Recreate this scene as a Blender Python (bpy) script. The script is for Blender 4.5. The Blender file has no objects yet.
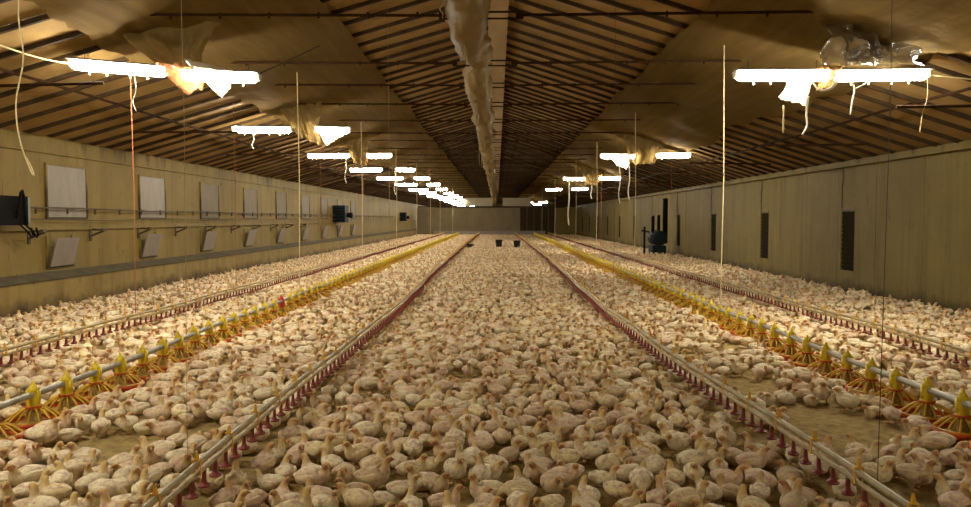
import bpy, bmesh, math, random
import numpy as np
from mathutils import Vector, Matrix, noise
random.seed(7)
RNG = np.random.default_rng(7)
PI = math.pi
scene = bpy.context.scene
C = scene.collection

# ------------------------------------------------------------------ camera, world, exposure
F = 741.0                                   # focal length in pixels of a 971 px wide frame
CAMZ = 1.45
cam_data = bpy.data.cameras.new('camera')
cam_data.sensor_width = 36.0
cam_data.lens = 36.0 * F / 971.0
cam_data.clip_end = 300
cam = bpy.data.objects.new('camera', cam_data)
C.objects.link(cam)
cam.location = (0, 0, CAMZ)
cam.rotation_euler = (PI / 2 - math.atan(34.5 / F), 0, math.atan(11.5 / F))
scene.camera = cam
cam_data.dof.use_dof = False

world = bpy.data.worlds.new('world'); scene.world = world
world.use_nodes = True
world.node_tree.nodes['Background'].inputs[0].default_value = (0.02, 0.02, 0.02, 1)
world.node_tree.nodes['Background'].inputs[1].default_value = 0.2
scene.view_settings.view_transform = 'Standard'
scene.view_settings.look = 'None'
scene.view_settings.exposure = -0.36
scene.view_settings.gamma = 1.0
scene.view_settings.use_curve_mapping = False
LAMP_STRENGTH = 225.0
LAMP_COLOR = (1.0, 0.935, 0.78)
scene.cycles.use_denoising = True
scene.cycles.sample_clamp_indirect = 4.0
scene.cycles.max_bounces = 6
scene.cycles.transparent_max_bounces = 12

# ------------------------------------------------------------------ materials
def _nt(name):
    m = bpy.data.materials.new(name); m.use_nodes = True
    nt = m.node_tree; nt.nodes.clear()
    out = nt.nodes.new('ShaderNodeOutputMaterial')
    return m, nt, out

def lin(r, g, b):
    f = lambda c: (c / 255 / 12.92) if c / 255 <= 0.04045 else ((c / 255 + 0.055) / 1.055) ** 2.4
    return (f(r), f(g), f(b), 1)

def N(nt, kind, **kw):
    n = nt.nodes.new(kind)
    for k, v in kw.items():
        if k.startswith('i_'):
            n.inputs[k[2:]].default_value = v
        else:
            setattr(n, k, v)
    return n

def mix(nt, fac, a, b, blend='MIX'):
    n = nt.nodes.new('ShaderNodeMix'); n.data_type = 'RGBA'; n.blend_type = blend
    for sock, v in ((n.inputs[0], fac), (n.inputs[6], a), (n.inputs[7], b)):
        if hasattr(v, 'is_output'): nt.links.new(v, sock)
        else: sock.default_value = v
    return n.outputs[2]

def ramp(nt, val, p0, p1, c0=(0, 0, 0, 1), c1=(1, 1, 1, 1)):
    r = nt.nodes.new('ShaderNodeValToRGB')
    r.color_ramp.elements[0].position = p0; r.color_ramp.elements[1].position = p1
    r.color_ramp.elements[0].color = c0; r.color_ramp.elements[1].color = c1
    nt.links.new(val, r.inputs[0]); return r.outputs[0]

def coords(nt, scale=(1, 1, 1), kind='Object'):
    tc = nt.nodes.new('ShaderNodeTexCoord'); mp = nt.nodes.new('ShaderNodeMapping')
    mp.inputs['Scale'].default_value = scale
    nt.links.new(tc.outputs[kind], mp.inputs[0]); return mp.outputs[0]

def noise_tex(nt, vec, scale, detail=4, rough=0.6):
    n = N(nt, 'ShaderNodeTexNoise', i_Scale=scale, i_Detail=detail, i_Roughness=rough)
    nt.links.new(vec, n.inputs['Vector']); return n.outputs['Fac']

def plain(name, col, rough=0.6, metal=0.0, var=0.25, vscale=8.0, bump=0.0, bscale=40.0, dirt=None, dirt_amt=0.5, spec=0.4, stretch=(1, 1, 1)):
    """colour with mottling, optional dirt patches and fine relief"""
    m, nt, out = _nt(name)
    p = N(nt, 'ShaderNodeBsdfPrincipled', i_Roughness=rough, i_Metallic=metal)
    p.inputs['Specular IOR Level'].default_value = spec
    v = coords(nt, stretch)
    n1 = noise_tex(nt, v, vscale)
    dark = tuple(c * (1 - var) for c in col[:3]) + (1,)
    lite = tuple(min(1, c * (1 + var * 0.6)) for c in col[:3]) + (1,)
    c = mix(nt, ramp(nt, n1, 0.3, 0.7), dark, lite)
    if dirt:
        n2 = noise_tex(nt, v, vscale * 0.45, 6, 0.7)
        f = ramp(nt, n2, 0.62 - dirt_amt * 0.2, 0.78 - dirt_amt * 0.1)
        c = mix(nt, f, c, dirt)
    nt.links.new(c, p.inputs['Base Color'])
    if bump:
        b = N(nt, 'ShaderNodeBump', i_Strength=bump, i_Distance=0.02)
        nt.links.new(noise_tex(nt, v, bscale, 5, 0.65), b.inputs['Height'])
        nt.links.new(b.outputs[0], p.inputs['Normal'])
    nt.links.new(p.outputs[0], out.inputs[0])
    return m

def N_scale(nt, val, k):
    m = N(nt, 'ShaderNodeMath', operation='MULTIPLY'); m.inputs[1].default_value = k; nt.links.new(val, m.inputs[0]); return m.outputs[0]

def wall_mat(name, col, stain, streak, low=None):
    m, nt, out = _nt(name)
    p = N(nt, 'ShaderNodeBsdfPrincipled', i_Roughness=0.75)
    p.inputs['Specular IOR Level'].default_value = 0.25
    v = coords(nt); vs = coords(nt, (1, 4.5, 0.35)); vf = coords(nt, (1, 9, 1.2))
    c = mix(nt, ramp(nt, noise_tex(nt, v, 0.9), 0.35, 0.7), tuple(x * .82 for x in col[:3]) + (1,), col)
    c = mix(nt, ramp(nt, noise_tex(nt, vs, 0.8, 5), 0.45, 0.75), c, streak)
    c = mix(nt, ramp(nt, noise_tex(nt, vf, 1.6, 6, .7), 0.60, 0.74), c, stain)
    # rising stain with its own ragged outline at the foot of the wall
    sep = nt.nodes.new('ShaderNodeSeparateXYZ')
    tc = nt.nodes.new('ShaderNodeTexCoord'); nt.links.new(tc.outputs['Object'], sep.inputs[0])
    ma = N(nt, 'ShaderNodeMath', operation='MULTIPLY_ADD'); ma.inputs[1].default_value = 0.5
    nt.links.new(noise_tex(nt, v, 3.0, 5), ma.inputs[0]); nt.links.new(sep.outputs[2], ma.inputs[2])
    c = mix(nt, ramp(nt, ma.outputs[0], 0.28, 0.5, (1, 1, 1, 1), (0, 0, 0, 1)), c, stain)
    ms = N(nt, 'ShaderNodeMath', operation='MULTIPLY_ADD'); ms.inputs[1].default_value = 2.6
    nt.links.new(noise_tex(nt, coords(nt, (1, 1.6, .25)), 1.7, 5, .65), ms.inputs[0]); nt.links.new(sep.outputs[2], ms.inputs[2])
    c = mix(nt, ramp(nt, N_scale(nt, ms.outputs[0], .2), .80, .90), c, stain)
    c = mix(nt, ramp(nt, noise_tex(nt, v, 2.3, 6, .75), .64, .70), c, stain)
    nt.links.new(c, p.inputs['Base Color'])
    b = N(nt, 'ShaderNodeBump', i_Strength=0.25, i_Distance=0.02)
    nt.links.new(noise_tex(nt, v, 14, 6), b.inputs['Height']); nt.links.new(b.outputs[0], p.inputs['Normal'])
    nt.links.new(p.outputs[0], out.inputs[0])
    return m

def film_mat(name, col, transp=0.12, trans=0.4, gloss=0.12, rough=0.3, streak=(2.5, 0.12, 2.5)):
    """dirty polythene: diffuse + translucent + clear + sheen"""
    m, nt, out = _nt(name)
    v = coords(nt, streak)
    n1 = noise_tex(nt, v, 3.0, 5)
    c = mix(nt, ramp(nt, n1, 0.3, 0.7), tuple(x * .72 for x in col[:3]) + (1,), col)
    d = nt.nodes.new('ShaderNodeBsdfDiffuse'); t = nt.nodes.new('ShaderNodeBsdfTranslucent')
    g = N(nt, 'ShaderNodeBsdfGlossy', i_Roughness=rough); tr = nt.nodes.new('ShaderNodeBsdfTransparent')
    nt.links.new(c, d.inputs[0]); nt.links.new(c, t.inputs[0])
    def ms(f, a, b):
        s = nt.nodes.new('ShaderNodeMixShader'); s.inputs[0].default_value = f
        nt.links.new(a.outputs[0], s.inputs[1]); nt.links.new(b.outputs[0], s.inputs[2]); return s
    s = ms(trans, d, t); s = ms(gloss, s, g); s = ms(transp, s, tr)
    nt.links.new(s.outputs[0], out.inputs[0])
    bp = N(nt, 'ShaderNodeBump', i_Strength=0.35, i_Distance=0.05)
    nt.links.new(noise_tex(nt, coords(nt), 7, 4), bp.inputs['Height'])
    for k in (d, g): nt.links.new(bp.outputs[0], k.inputs['Normal'])
    return m

def emit_mat(name, col, strength):
    m, nt, out = _nt(name)
    e = N(nt, 'ShaderNodeEmission', i_Color=tuple(col) + (1,), i_Strength=strength)
    nt.links.new(e.outputs[0], out.inputs[0]); return m

def chick_mat(name, per_object):
    m, nt, out = _nt(name)
    p = N(nt, 'ShaderNodeBsdfPrincipled', i_Roughness=0.85)
    p.inputs['Specular IOR Level'].default_value = 0.15
    p.inputs['Sheen Weight'].default_value = 0.15
    at = N(nt, 'ShaderNodeAttribute', attribute_name='Col')
    v = coords(nt, (1, 1, 1))
    if per_object:
        oi = nt.nodes.new('ShaderNodeObjectInfo')
        tint = oi.outputs['Color']
        va = N(nt, 'ShaderNodeVectorMath', operation='ADD')
        vm = N(nt, 'ShaderNodeVectorMath', operation='SCALE'); vm.inputs[0].default_value = (31, 17, 9)
        nt.links.new(oi.outputs['Random'], vm.inputs['Scale'])
        nt.links.new(v, va.inputs[0]); nt.links.new(vm.outputs[0], va.inputs[1]); v = va.outputs[0]
    else:
        ti = N(nt, 'ShaderNodeAttribute', attribute_name='Tint'); tint = ti.outputs['Color']
    c = mix(nt, 1.0, at.outputs['Color'], tint, 'MULTIPLY')
    n = noise_tex(nt, v, 26, 4, 0.6)
    pk = ramp(nt, n, 0.47, 0.66)
    at2 = N(nt, 'ShaderNodeAttribute', attribute_name='Col')
    mf = N(nt, 'ShaderNodeMath', operation='MULTIPLY'); nt.links.new(pk, mf.inputs[0]); nt.links.new(at2.outputs['Alpha'], mf.inputs[1])
    c = mix(nt, mf.outputs[0], c, lin(184, 132, 128))
    c = mix(nt, ramp(nt, noise_tex(nt, v, 55, 3), 0.25, 0.6), mix(nt, 1.0, c, (.82, .76, .66, 1), 'MULTIPLY'), c)
    nt.links.new(c, p.inputs['Base Color'])
    b = N(nt, 'ShaderNodeBump', i_Strength=0.5, i_Distance=0.006)
    nt.links.new(noise_tex(nt, v, 140, 4, .7), b.inputs['Height']); nt.links.new(b.outputs[0], p.inputs['Normal'])
    nt.links.new(p.outputs[0], out.inputs[0]); return m

M = {}
M['litter'] = plain('litter', lin(178, 152, 98), 0.95, var=0.4, vscale=14, bump=1.0, bscale=70, dirt=lin(120, 96, 56), dirt_amt=.5, spec=.1)
M['wall'] = wall_mat('wall_paint', lin(130, 109, 52), lin(66, 52, 22), lin(104, 84, 36))
M['wall_r'] = wall_mat('wall_panel_paint', lin(122, 105, 52), lin(62, 50, 21), lin(100, 84, 38))
M['plinth'] = wall_mat('plinth_concrete', lin(142, 120, 64), lin(72, 54, 26), lin(112, 88, 38))
M['ledge'] = plain('ledge_dust', lin(78, 68, 42), .95, var=.4, vscale=4)
M['endwall'] = wall_mat('end_wall_paint', lin(124, 109, 80), lin(86, 74, 50), lin(108, 94, 66))
M['ceil'] = plain('ceiling_board', lin(160, 130, 80), .85, var=.28, vscale=1.6, dirt=lin(112, 84, 44), dirt_amt=.2, spec=.1)
M['rafter'] = plain('rafter_wood', lin(60, 44, 23), .85, var=.4, vscale=6, spec=.2)
M['rust'] = plain('rusty_rod', lin(54, 36, 22), .95, var=.4, vscale=10, spec=.03)
M['ridge'] = plain('ridge_board', lin(168, 138, 84), .8, var=.25, vscale=3, stretch=(1, .2, 1))
M['film'] = film_mat('dusty_film', lin(138, 114, 68), .06, .3, .003, .35)
M['wrap'] = film_mat('crumpled_film', lin(236, 222, 190), .18, .5, .25, .18, (2, 2, 2))
M['stained'] = film_mat('stained_film', lin(186, 120, 74), .25, .4, .25, .2, (2, 2, 2))
M['tanwrap'] = film_mat('tan_wrap', lin(150, 108, 58), .15, .25, .1, .25, (2, 2, 2))
M['sheen'] = film_mat('shiny_film', lin(112, 94, 62), .2, .25, .3, .2, (2, 2, 2))
M['duct'] = film_mat('duct_film', lin(172, 148, 100), .12, .3, .05, .35, (3, .9, 3))
M['lamp'] = emit_mat('lamp_diffuser', LAMP_COLOR, LAMP_STRENGTH)
M['housing'] = plain('lamp_housing', lin(140, 136, 126), .5, var=.15)
M['cable_w'] = plain('white_cable', lin(226, 216, 190), .6, var=.15, vscale=20)
M['cord_w'] = plain('pale_cord', lin(212, 190, 140), .8, var=.2, vscale=12)
M['cord_o'] = plain('orange_cord', lin(168, 92, 60), .8, var=.2, vscale=12)
M['wire_d'] = plain('dark_wire', lin(52, 46, 34), .6, var=.2)
M['galv'] = plain('galvanised_pipe', lin(160, 156, 138), .45, .35, var=.2, vscale=9, dirt=lin(126, 104, 62), dirt_amt=.4)
M['rail'] = plain('drinker_rail', lin(160, 146, 104), .5, .15, var=.22, vscale=12, dirt=lin(128, 104, 58), dirt_amt=.5)
M['pipe'] = plain('water_pipe', lin(176, 156, 106), .5, var=.2, vscale=12, dirt=lin(130, 98, 50), dirt_amt=.5)
M['cup'] = plain('red_drip_cup', lin(120, 42, 32), .5, var=.25, vscale=20)
M['clip'] = plain('yellow_clip', lin(222, 166, 36), .5, var=.2, vscale=20)
M['yellow'] = plain('yellow_plastic', lin(218, 190, 30), .45, var=.18, vscale=14, dirt=lin(150, 116, 40), dirt_amt=.45)
M['amber'] = plain('amber_plastic', lin(206, 160, 24), .45, var=.2, vscale=14, dirt=lin(140, 98, 30), dirt_amt=.4)
M['redring'] = plain('red_collar', lin(196, 72, 26), .5, var=.15, vscale=20)
M['dish'] = plain('orange_dish', lin(206, 82, 26), .5, var=.2, vscale=10)
M['feed'] = plain('feed_crumble', lin(188, 156, 84), .95, var=.4, vscale=60, bump=.8, bscale=160)
M['red'] = plain('red_plastic', lin(190, 44, 30), .5, var=.15)
M['panelw'] = plain('window_sheet', lin(128, 117, 100), .6, var=.16, vscale=3, dirt=lin(120, 104, 76), dirt_amt=.25, stretch=(1, 2, .5))
M['panelg'] = plain('window_sheet_dusty', lin(104, 90, 62), .7, var=.2, vscale=3, stretch=(1, 2, .5))
M['flap'] = plain('inlet_flap', lin(130, 117, 104), .6, var=.12, vscale=4)
M['iron'] = plain('dark_iron', lin(74, 60, 36), .7, var=.35, vscale=12)
M['slot'] = plain('slot_mesh', lin(44, 38, 22), .95, var=.3, vscale=10, spec=.03)
M['black'] = plain('black_box', lin(20, 19, 18), .8, var=.3, spec=.05)
M['steelgrey'] = plain('grey_box', lin(112, 116, 106), .5, var=.15)
M['heater'] = plain('heater_blue', lin(28, 36, 40), .7, var=.3, spec=.1)
M['bucket'] = plain('dark_bucket', lin(40, 52, 58), .5, var=.2)
M['whitebox'] = plain('white_board', lin(164, 150, 120), .6, var=.1)
M['chick'] = chick_mat('chicken_feather', True)
M['flock'] = chick_mat('flock_feather', False)
M['beak'] = plain('beak_horn', lin(206, 158, 104), .5, var=.1)
M['leg'] = plain('chicken_leg', lin(206, 158, 104), .6, var=.15, vscale=60)
M['eye'] = plain('chicken_eye', lin(26, 18, 14), .2, var=0)

# ------------------------------------------------------------------ mesh helpers
class MB:
    def __init__(s): s.v = []; s.f = []; s.m = []
    def add(s, vs, fs, mi=0):
        b = len(s.v); s.v += [tuple(v) for v in vs]; s.f += [tuple(i + b for i in f) for f in fs]; s.m += [mi] * len(fs); return s
    def box(s, x0, x1, y0, y1, z0, z1, mi=0):
        return s.add([(x0, y0, z0), (x1, y0, z0), (x1, y1, z0), (x0, y1, z0), (x0, y0, z1), (x1, y0, z1), (x1, y1, z1), (x0, y1, z1)],
                     [(0, 3, 2, 1), (4, 5, 6, 7), (0, 1, 5, 4), (1, 2, 6, 5), (2, 3, 7, 6), (3, 0, 4, 7)], mi)
    def tube(s, pts, r, n=6, mi=0, cap=True):
        pts = [Vector(p) for p in pts]; k = len(pts)
        rs = r if isinstance(r, (list, tuple)) else [r] * k
        rings = []; up0 = None
        for i, p in enumerate(pts):
            t = (pts[min(i + 1, k - 1)] - pts[max(i - 1, 0)])
            if t.length < 1e-9: t = Vector((0, 0, 1))
            t.normalize()
            a = up0 if up0 is not None else (Vector((0, 0, 1)) if abs(t.z) < .9 else Vector((1, 0, 0)))
            u = (a - t * a.dot(t))
            if u.length < 1e-6: u = t.orthogonal()
            u.normalize(); w = t.cross(u); up0 = u
            rings.append([p + (u * math.cos(2 * PI * j / n) + w * math.sin(2 * PI * j / n)) * rs[i] for j in range(n)])
        vs = [q for ring in rings for q in ring]; fs = []
        for i in range(k - 1):
            for j in range(n):
                fs.append((i * n + j, i * n + (j + 1) % n, (i + 1) * n + (j + 1) % n, (i + 1) * n + j))
        if cap: fs += [tuple(range(n - 1, -1, -1)), tuple(range((k - 1) * n, k * n))]
        return s.add(vs, fs, mi)
    def lathe(s, prof, n=16, c=(0, 0, 0), mi=0, cap=False):
        vs = []; fs = []
        for r, z in prof:
            for j in range(n):
                a = 2 * PI * j / n; vs.append((c[0] + r * math.cos(a), c[1] + r * math.sin(a), c[2] + z))
        for i in range(len(prof) - 1):
            for j in range(n):
                fs.append((i * n + j, i * n + (j + 1) % n, (i + 1) * n + (j + 1) % n, (i + 1) * n + j))
        if cap: fs += [tuple(range(n - 1, -1, -1)), tuple(range((len(prof) - 1) * n, len(prof) * n))]
        return s.add(vs, fs, mi)
    def mesh(s, name, mats, smooth=False):
        me = bpy.data.meshes.new(name); me.from_pydata(s.v, [], s.f)
        for m in (mats if isinstance(mats, (list, tuple)) else [mats]): me.materials.append(m)
        me.polygons.foreach_set('material_index', s.m)
        if smooth: me.polygons.foreach_set('use_smooth', [True] * len(s.f))
        me.update(); return me

def obj(name, me, parent=None, loc=(0, 0, 0), rz=0):
    o = bpy.data.objects.new(name, me); C.objects.link(o); o.location = loc; o.rotation_euler = (0, 0, rz)
    if parent: o.parent = parent
    return o
def thing(name, label, cat, loc=(0, 0, 0), rz=0, group=None):
    o = bpy.data.objects.new(name, None); C.objects.link(o); o.empty_display_size = .1
    o.location = loc; o.rotation_euler = (0, 0, rz); tag(o, label, cat, group); return o
def tag(o, label, cat, group=None):
    o['label'] = label; o['category'] = cat
    if group: o['group'] = group
    return o
def struct(o): o['kind'] = 'structure'; return o
def struct_empty(name):
    o = bpy.data.objects.new(name, None); C.objects.link(o); o['kind'] = 'structure'; return o
ORD = ['first', 'second', 'third', 'fourth', 'fifth', 'sixth', 'seventh', 'eighth', 'ninth', 'tenth', 'eleventh', 'twelfth', 'thirteenth', 'fourteenth',
       'fifteenth', 'sixteenth', 'seventeenth', 'eighteenth', 'nineteenth', 'twentieth', 'twenty-first', 'twenty-second', 'twenty-third', 'twenty-fourth',
       'twenty-fifth', 'twenty-sixth', 'twenty-seventh', 'twenty-eighth', 'twenty-ninth', 'thirtieth']

# ------------------------------------------------------------------ the house
XL, XR = -7.25, 7.0
YB, YE = -3.0, 103.0            # the house runs on above and beyond the partition wall
YP = 65.0                       # partition wall that closes the flock off
EL, ER, RIDGE = 2.78, 2.60, 4.85
SL = (RIDGE - EL) / -XL; SR = (RIDGE - ER) / XR
roof = lambda x: RIDGE - (SL * -x if x < 0 else SR * x)

struct(obj('floor', MB().box(XL - .3, XR + .3, YB - .3, YE + .3, -.2, 0).mesh('floor', M['litter'])))
# left wall: upper wall, plinth with a dusty ledge on top
wl = struct(obj('wall_left', MB().box(XL - .25, XL, YB, YE, 0, EL + .05).mesh('wall_left', M['wall'])))
pl = MB().box(XL, XL + .22, YB, YE, 0, .5).mesh('plinth', M['plinth']); obj('plinth', pl, wl)
lg = MB(); lg.add([(XL, YB, .60), (XL, YE, .60), (XL + .235, YE, .5), (XL + .235, YB, .5), (XL + .235, YB, .485), (XL + .235, YE, .485), (XL, YE, .485), (XL, YB, .485)],
                  [(0, 1, 2, 3)[::-1], (3, 2, 5, 4)[::-1], (4, 5, 6, 7)[::-1]])
obj('ledge', lg.mesh('ledge', M['ledge']), wl)
sh = MB(); sh.box(XL, XL + .05, YB, YE, 1.27, 1.31); obj('string_course', sh.mesh('string_course', M['wall']), wl)
tb = MB(); tb.box(XL, XL + .04, YB, YE, EL - .28, EL - .25); obj('wall_batten', tb.mesh('wall_batten', M['wall']), wl)
# right wall: panels with open joints on a backing
wr = struct(obj('wall_right', MB().box(XR + .03, XR + .25, YB, YE, 0, ER + .05).mesh('wall_right', M['slot'])))
PW = 1.533
SLOTS = [14.9 + 4.6 * k for k in range(-1, 11)]
y = 15.35 - PW * 12
k = 0
while y < YP + 2:
    y0, y1 = max(y, YB), y + PW
    cuts = [s for s in SLOTS if y0 < s < y1]
    b = MB(); dx = RNG.uniform(-.004, .004)
    x0, x1 = XR + dx, XR + .03
    g = .008
    if cuts:
        s = cuts[0]
        b.box(x0, x1, y0 + g, s - .27, 0, ER); b.box(x0, x1, s + .27, y1 - g, 0, ER)
        b.box(x0, x1, s - .27, s + .27, 0, .42); b.box(x0, x1, s - .27, s + .27, 1.60, ER)
    else:
        b.box(x0, x1, y0 + g, y1 - g, 0, ER)
    obj('wall_panel', b.mesh('wall_panel', M['wall_r']), wr)
    y += PW
bb = MB().box(XR, XR + .03, YP + 2, YE, 0, ER); obj('wall_panel', bb.mesh('wall_panel', M['wall_r']), wr)
obj('eave_beam', MB().box(XR - .12, XR - .005, YB, YE, ER - .12, ER + .0).mesh('eave_beam', M['wall_r']), wr)
# end walls
def gable(y0, y1):
    b = MB(); v = []
    for y in (y0, y1): v += [(XL, y, 0), (XR, y, 0), (XR, y, ER), (0, y, RIDGE), (XL, y, EL)]
    b.add(v, [(0, 1, 2, 3, 4), (9, 8, 7, 6, 5), (0, 5, 6, 1), (1, 6, 7, 2), (2, 7, 8, 3), (3, 8, 9, 4), (4, 9, 5, 0)]); return b
struct(obj('wall_back', gable(YE, YE + .2).mesh('wall_back', M['endwall'])))
struct(obj('wall_front', gable(YB - .2, YB).mesh('wall_front', M['endwall'])))
wp = struct(obj('wall_partition', MB().box(XL + .22, 5.1, YP, YP + .15, 0, 2.42).mesh('wall_partition', M['endwall'])))
for i in range(5):
    x0 = 5.1 - .0 - (5 - i) * .62 + .02
    obj('board', MB().box(x0, x0 + .58, YP - .04, YP - .005, .02, 2.44).mesh('board', M['rafter']), wp)
obj('return_post', MB().box(5.12, XR, YP, YP + .15, 0, 2.42).mesh('return_post', M['wall_r']), wp)
obj('kick_board', MB().box(-5.5, 4.2, YP - .5, YP - .46, 0, .42).mesh('kick_board', M['flap']), wp)
obj('top_rail', MB().box(XL + .3, XR - .1, YP - .1, YP + .2, 2.46, 2.56).mesh('top_rail', M['rafter']), wp)
obj('head_panel', MB().box(-3.0, -.4, YP + .16, YP + .22, 2.58, 3.3).mesh('head_panel', M['whitebox']), wp)
obj('head_panel', MB().box(.5, 3.0, YP + .16, YP + .22, 2.58, 3.3).mesh('head_panel', M['whitebox']), wp)

# roof: boards and rafters
RS = 0.61
def slope(name, xe, ze):
    b = MB(); v = []
    for dz in (0.0, .06):
        v += [(0, YB, RIDGE + dz), (0, YE, RIDGE + dz), (xe * 1.03, YE, RIDGE + (ze - RIDGE) * 1.03 + dz), (xe * 1.03, YB, RIDGE + (ze - RIDGE) * 1.03 + dz)]
    b.add(v, [(0, 1, 2, 3), (7, 6, 5, 4), (0, 3, 7, 4), (1, 0, 4, 5), (2, 1, 5, 6), (3, 2, 6, 7)])
    c = struct(obj(name, b.mesh(name, M['ceil'])))
    D = .055; w = .021; r = MB(); v = []
    for yy in (-w, w):
        v += [(0, yy, RIDGE + .0), (xe, yy, ze + .0), (xe * .985, yy, RIDGE + (ze - RIDGE) * .985 - D), (0, yy, RIDGE - D)]
    r.add(v, [(0, 1, 2, 3), (7, 6, 5, 4), (0, 4, 5, 1), (1, 5, 6, 2), (2, 6, 7, 3), (3, 7, 4, 0)])
    me = r.mesh('rafter', M['rafter'])
    far = MB(); yy = YB + .2
    while yy < YE:
        if yy < 62:
            o = obj('rafter', me, c, (0, yy + RNG.uniform(-.05, .05), RNG.uniform(-.012, .005)), RNG.uniform(-.004, .004))
        else:
            far.add([(a, b_ + yy, z) for a, b_, z in r.v], r.f)
        yy += RS
    o = obj('far_rafters', far.mesh('far_rafters', M['rafter']), c); o['kind'] = 'stuff'
slope('ceiling_left', XL, EL); slope('ceiling_right', XR, ER)

rf = struct_empty('roof_frame')
obj('ridge_beam', MB().box(-.15, .17, YB, YE, RIDGE - .22, RIDGE - .08).mesh('ridge_beam', M['ridge']), rf)
TIEZ = 3.65
ties = [8.0, 10.4, 12.3, 14.05, 16.8, 18.7] + [21 + 2.1 * i for i in range(39)]
ties = [3.6, 5.8] + ties
for i, ty in enumerate(ties):
    z = TIEZ + RNG.uniform(-.04, .04); b = MB()
    xl = -(RIDGE - z - .03) / SL; xr = (RIDGE - z - .03) / SR
    b.tube([(xl, ty, z), (-2, ty, z - .015), (-.55, ty, z - .025)], .016, 6)
    b.tube([(.25, ty, z - .025), (2, ty, z - .012), (xr, ty, z)], .016, 6)
    for dz in (.035, -.035): b.tube([(-.6, ty, z - .025 + dz), (.22, ty, z - .025 + dz)], .011, 5)
    b.box(-.62, -.56, ty - .015, ty + .015, z - .065, z + .015); b.box(.2, .28, ty - .015, ty + .015, z - .065, z + .015)
    for x in np.arange(-3.5, 3.6, .53):
        if abs(x) > .6 and RNG.random() < .8: b.tube([(x, ty, z + .012), (x, ty, z - .05)], .014, 5)
    obj('tie_rod', b.mesh('tie_rod', M['rust']), rf)
    if i % 2 == 0 and ty > 7:
        for s in (-1, 1):
            xa = 6.25 * s; za = roof(xa) - .14; xb = 4.4 * s
            obj('outer_strut', MB().tube([(xa, ty + .3, za), (xb, ty + .3, za + RNG.uniform(-.02, .05))], .018, 6).mesh('outer_strut', M['rust']), rf)
for x in (-5.5, 5.4):
    p = []; yy = YB
    while yy < YE: p.append((x + RNG.uniform(-.03, .03), yy, roof(x) - .16 + RNG.uniform(-.03, .01))); yy += 1.5
    obj('purlin', MB().tube(p, .02, 6).mesh('purlin', M['rust']), rf)

# ------------------------------------------------------------------ feeder and drinker lines
def wander(pts):
    ys = [p[0] for p in pts]; xs = [p[1] for p in pts]
    return lambda y: float(np.interp(y, ys, xs)) + .008 * math.sin(y * .9 + xs[0] * 3)
fL = wander([(0, -3.25), (6, -3.2), (12, -3.2), (30, -3.25), (64, -3.3)])
fR = wander([(0, 3.1), (6, 3.05), (12, 3.0), (24, 3.0), (40, 3.1), (64, 3.2)])
dL = wander([(0, -1.45), (4, -1.45), (6, -1.46), (8, -1.42), (11, -1.38), (18, -1.5), (40, -1.55), (64, -1.55)])
dR = wander([(0, 1.72), (3.2, 1.71), (5, 1.62), (7, 1.55), (10, 1.47), (14, 1.5), (24, 1.62), (40, 1.62), (64, 1.55)])
oL = wander([(0, -4.5), (20, -4.5), (64, -4.6)])
oR = wander([(0, 4.25), (20, 4.3), (64, 4.4)])
Y0, Y1 = .6, 64.2
def path(fn, z, step=.6):
    return [(fn(y), y, z + .008 * math.sin(y * 1.7)) for y in np.arange(Y0, Y1 + .01, step)]

# feeder pan: neck dome (part), collar, grille, dish, feed (sub-parts)
def pan_meshes():
    n = MB()
    n.lathe([(.044, .148), (.041, .165), (.038, .2), (.036, .235), (.034, .258), (.037, .264), (.030, .278), (.017, .298), (.006, .312), (.0005, .314)], 14)
    n.box(-.006, .006, -.012, .012, .285, .325)
    n.box(-.043, -.03, -.015, .015, .17, .262); n.box(.03, .043, -.015, .015, .17, .262)
    neck = n.mesh('feeder_pan', M['yellow'], True)
    c = MB().lathe([(.042, .139), (.052, .139), (.055, .147), (.052, .155), (.042, .155)], 14).mesh('collar', M['redring'], True)
    g = MB()
    for j in range(14):
        a = 2 * PI * j / 14; ca, sa = math.cos(a), math.sin(a)
        g.tube([(r * ca, r * sa, z) for r, z in ((.042, .142), (.08, .130), (.12, .104), (.15, .076), (.166, .06))], .0072, 5)
    for r, z, t in ((.166, .063, .008), ):
        g.tube([(r * math.cos(2 * PI * j / 20), r * math.sin(2 * PI * j / 20), z) for j in range(21)], t, 4, cap=False)
    gr = g.mesh('grille', M['amber'], True)
    d = MB().lathe([(.0, .012), (.12, .01), (.15, .022), (.172, .058), (.184, .062), (.184, .046), (.162, .014), (.13, .002), (.0, .002)], 22).mesh('dish', M['dish'], True)
    f = MB().lathe([(.155, .03), (.1, .036), (.06, .05), (.03, .14)], 14).mesh('feed', M['feed'], True)
    return neck, c, gr, d, f
PAN = pan_meshes()
far = MB()
far.lathe([(.044, .15), (.036, .25), (.037, .264), (.017, .298), (.0005, .32)], 8, mi=0)
far.lathe([(.166, .045), (.155, .08), (.125, .108), (.06, .145)], 12, mi=1)
far.lathe([(.10, .004), (.176, .046), (.166, .05)], 12, mi=2)
FARPAN = far.mesh('feeder_pan_far', [M['yellow'], M['amber'], M['dish']], True)
REDPAN = PAN[0].copy(); REDPAN.materials.clear(); REDPAN.materials.append(M['red'])
PANS = []
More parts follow.
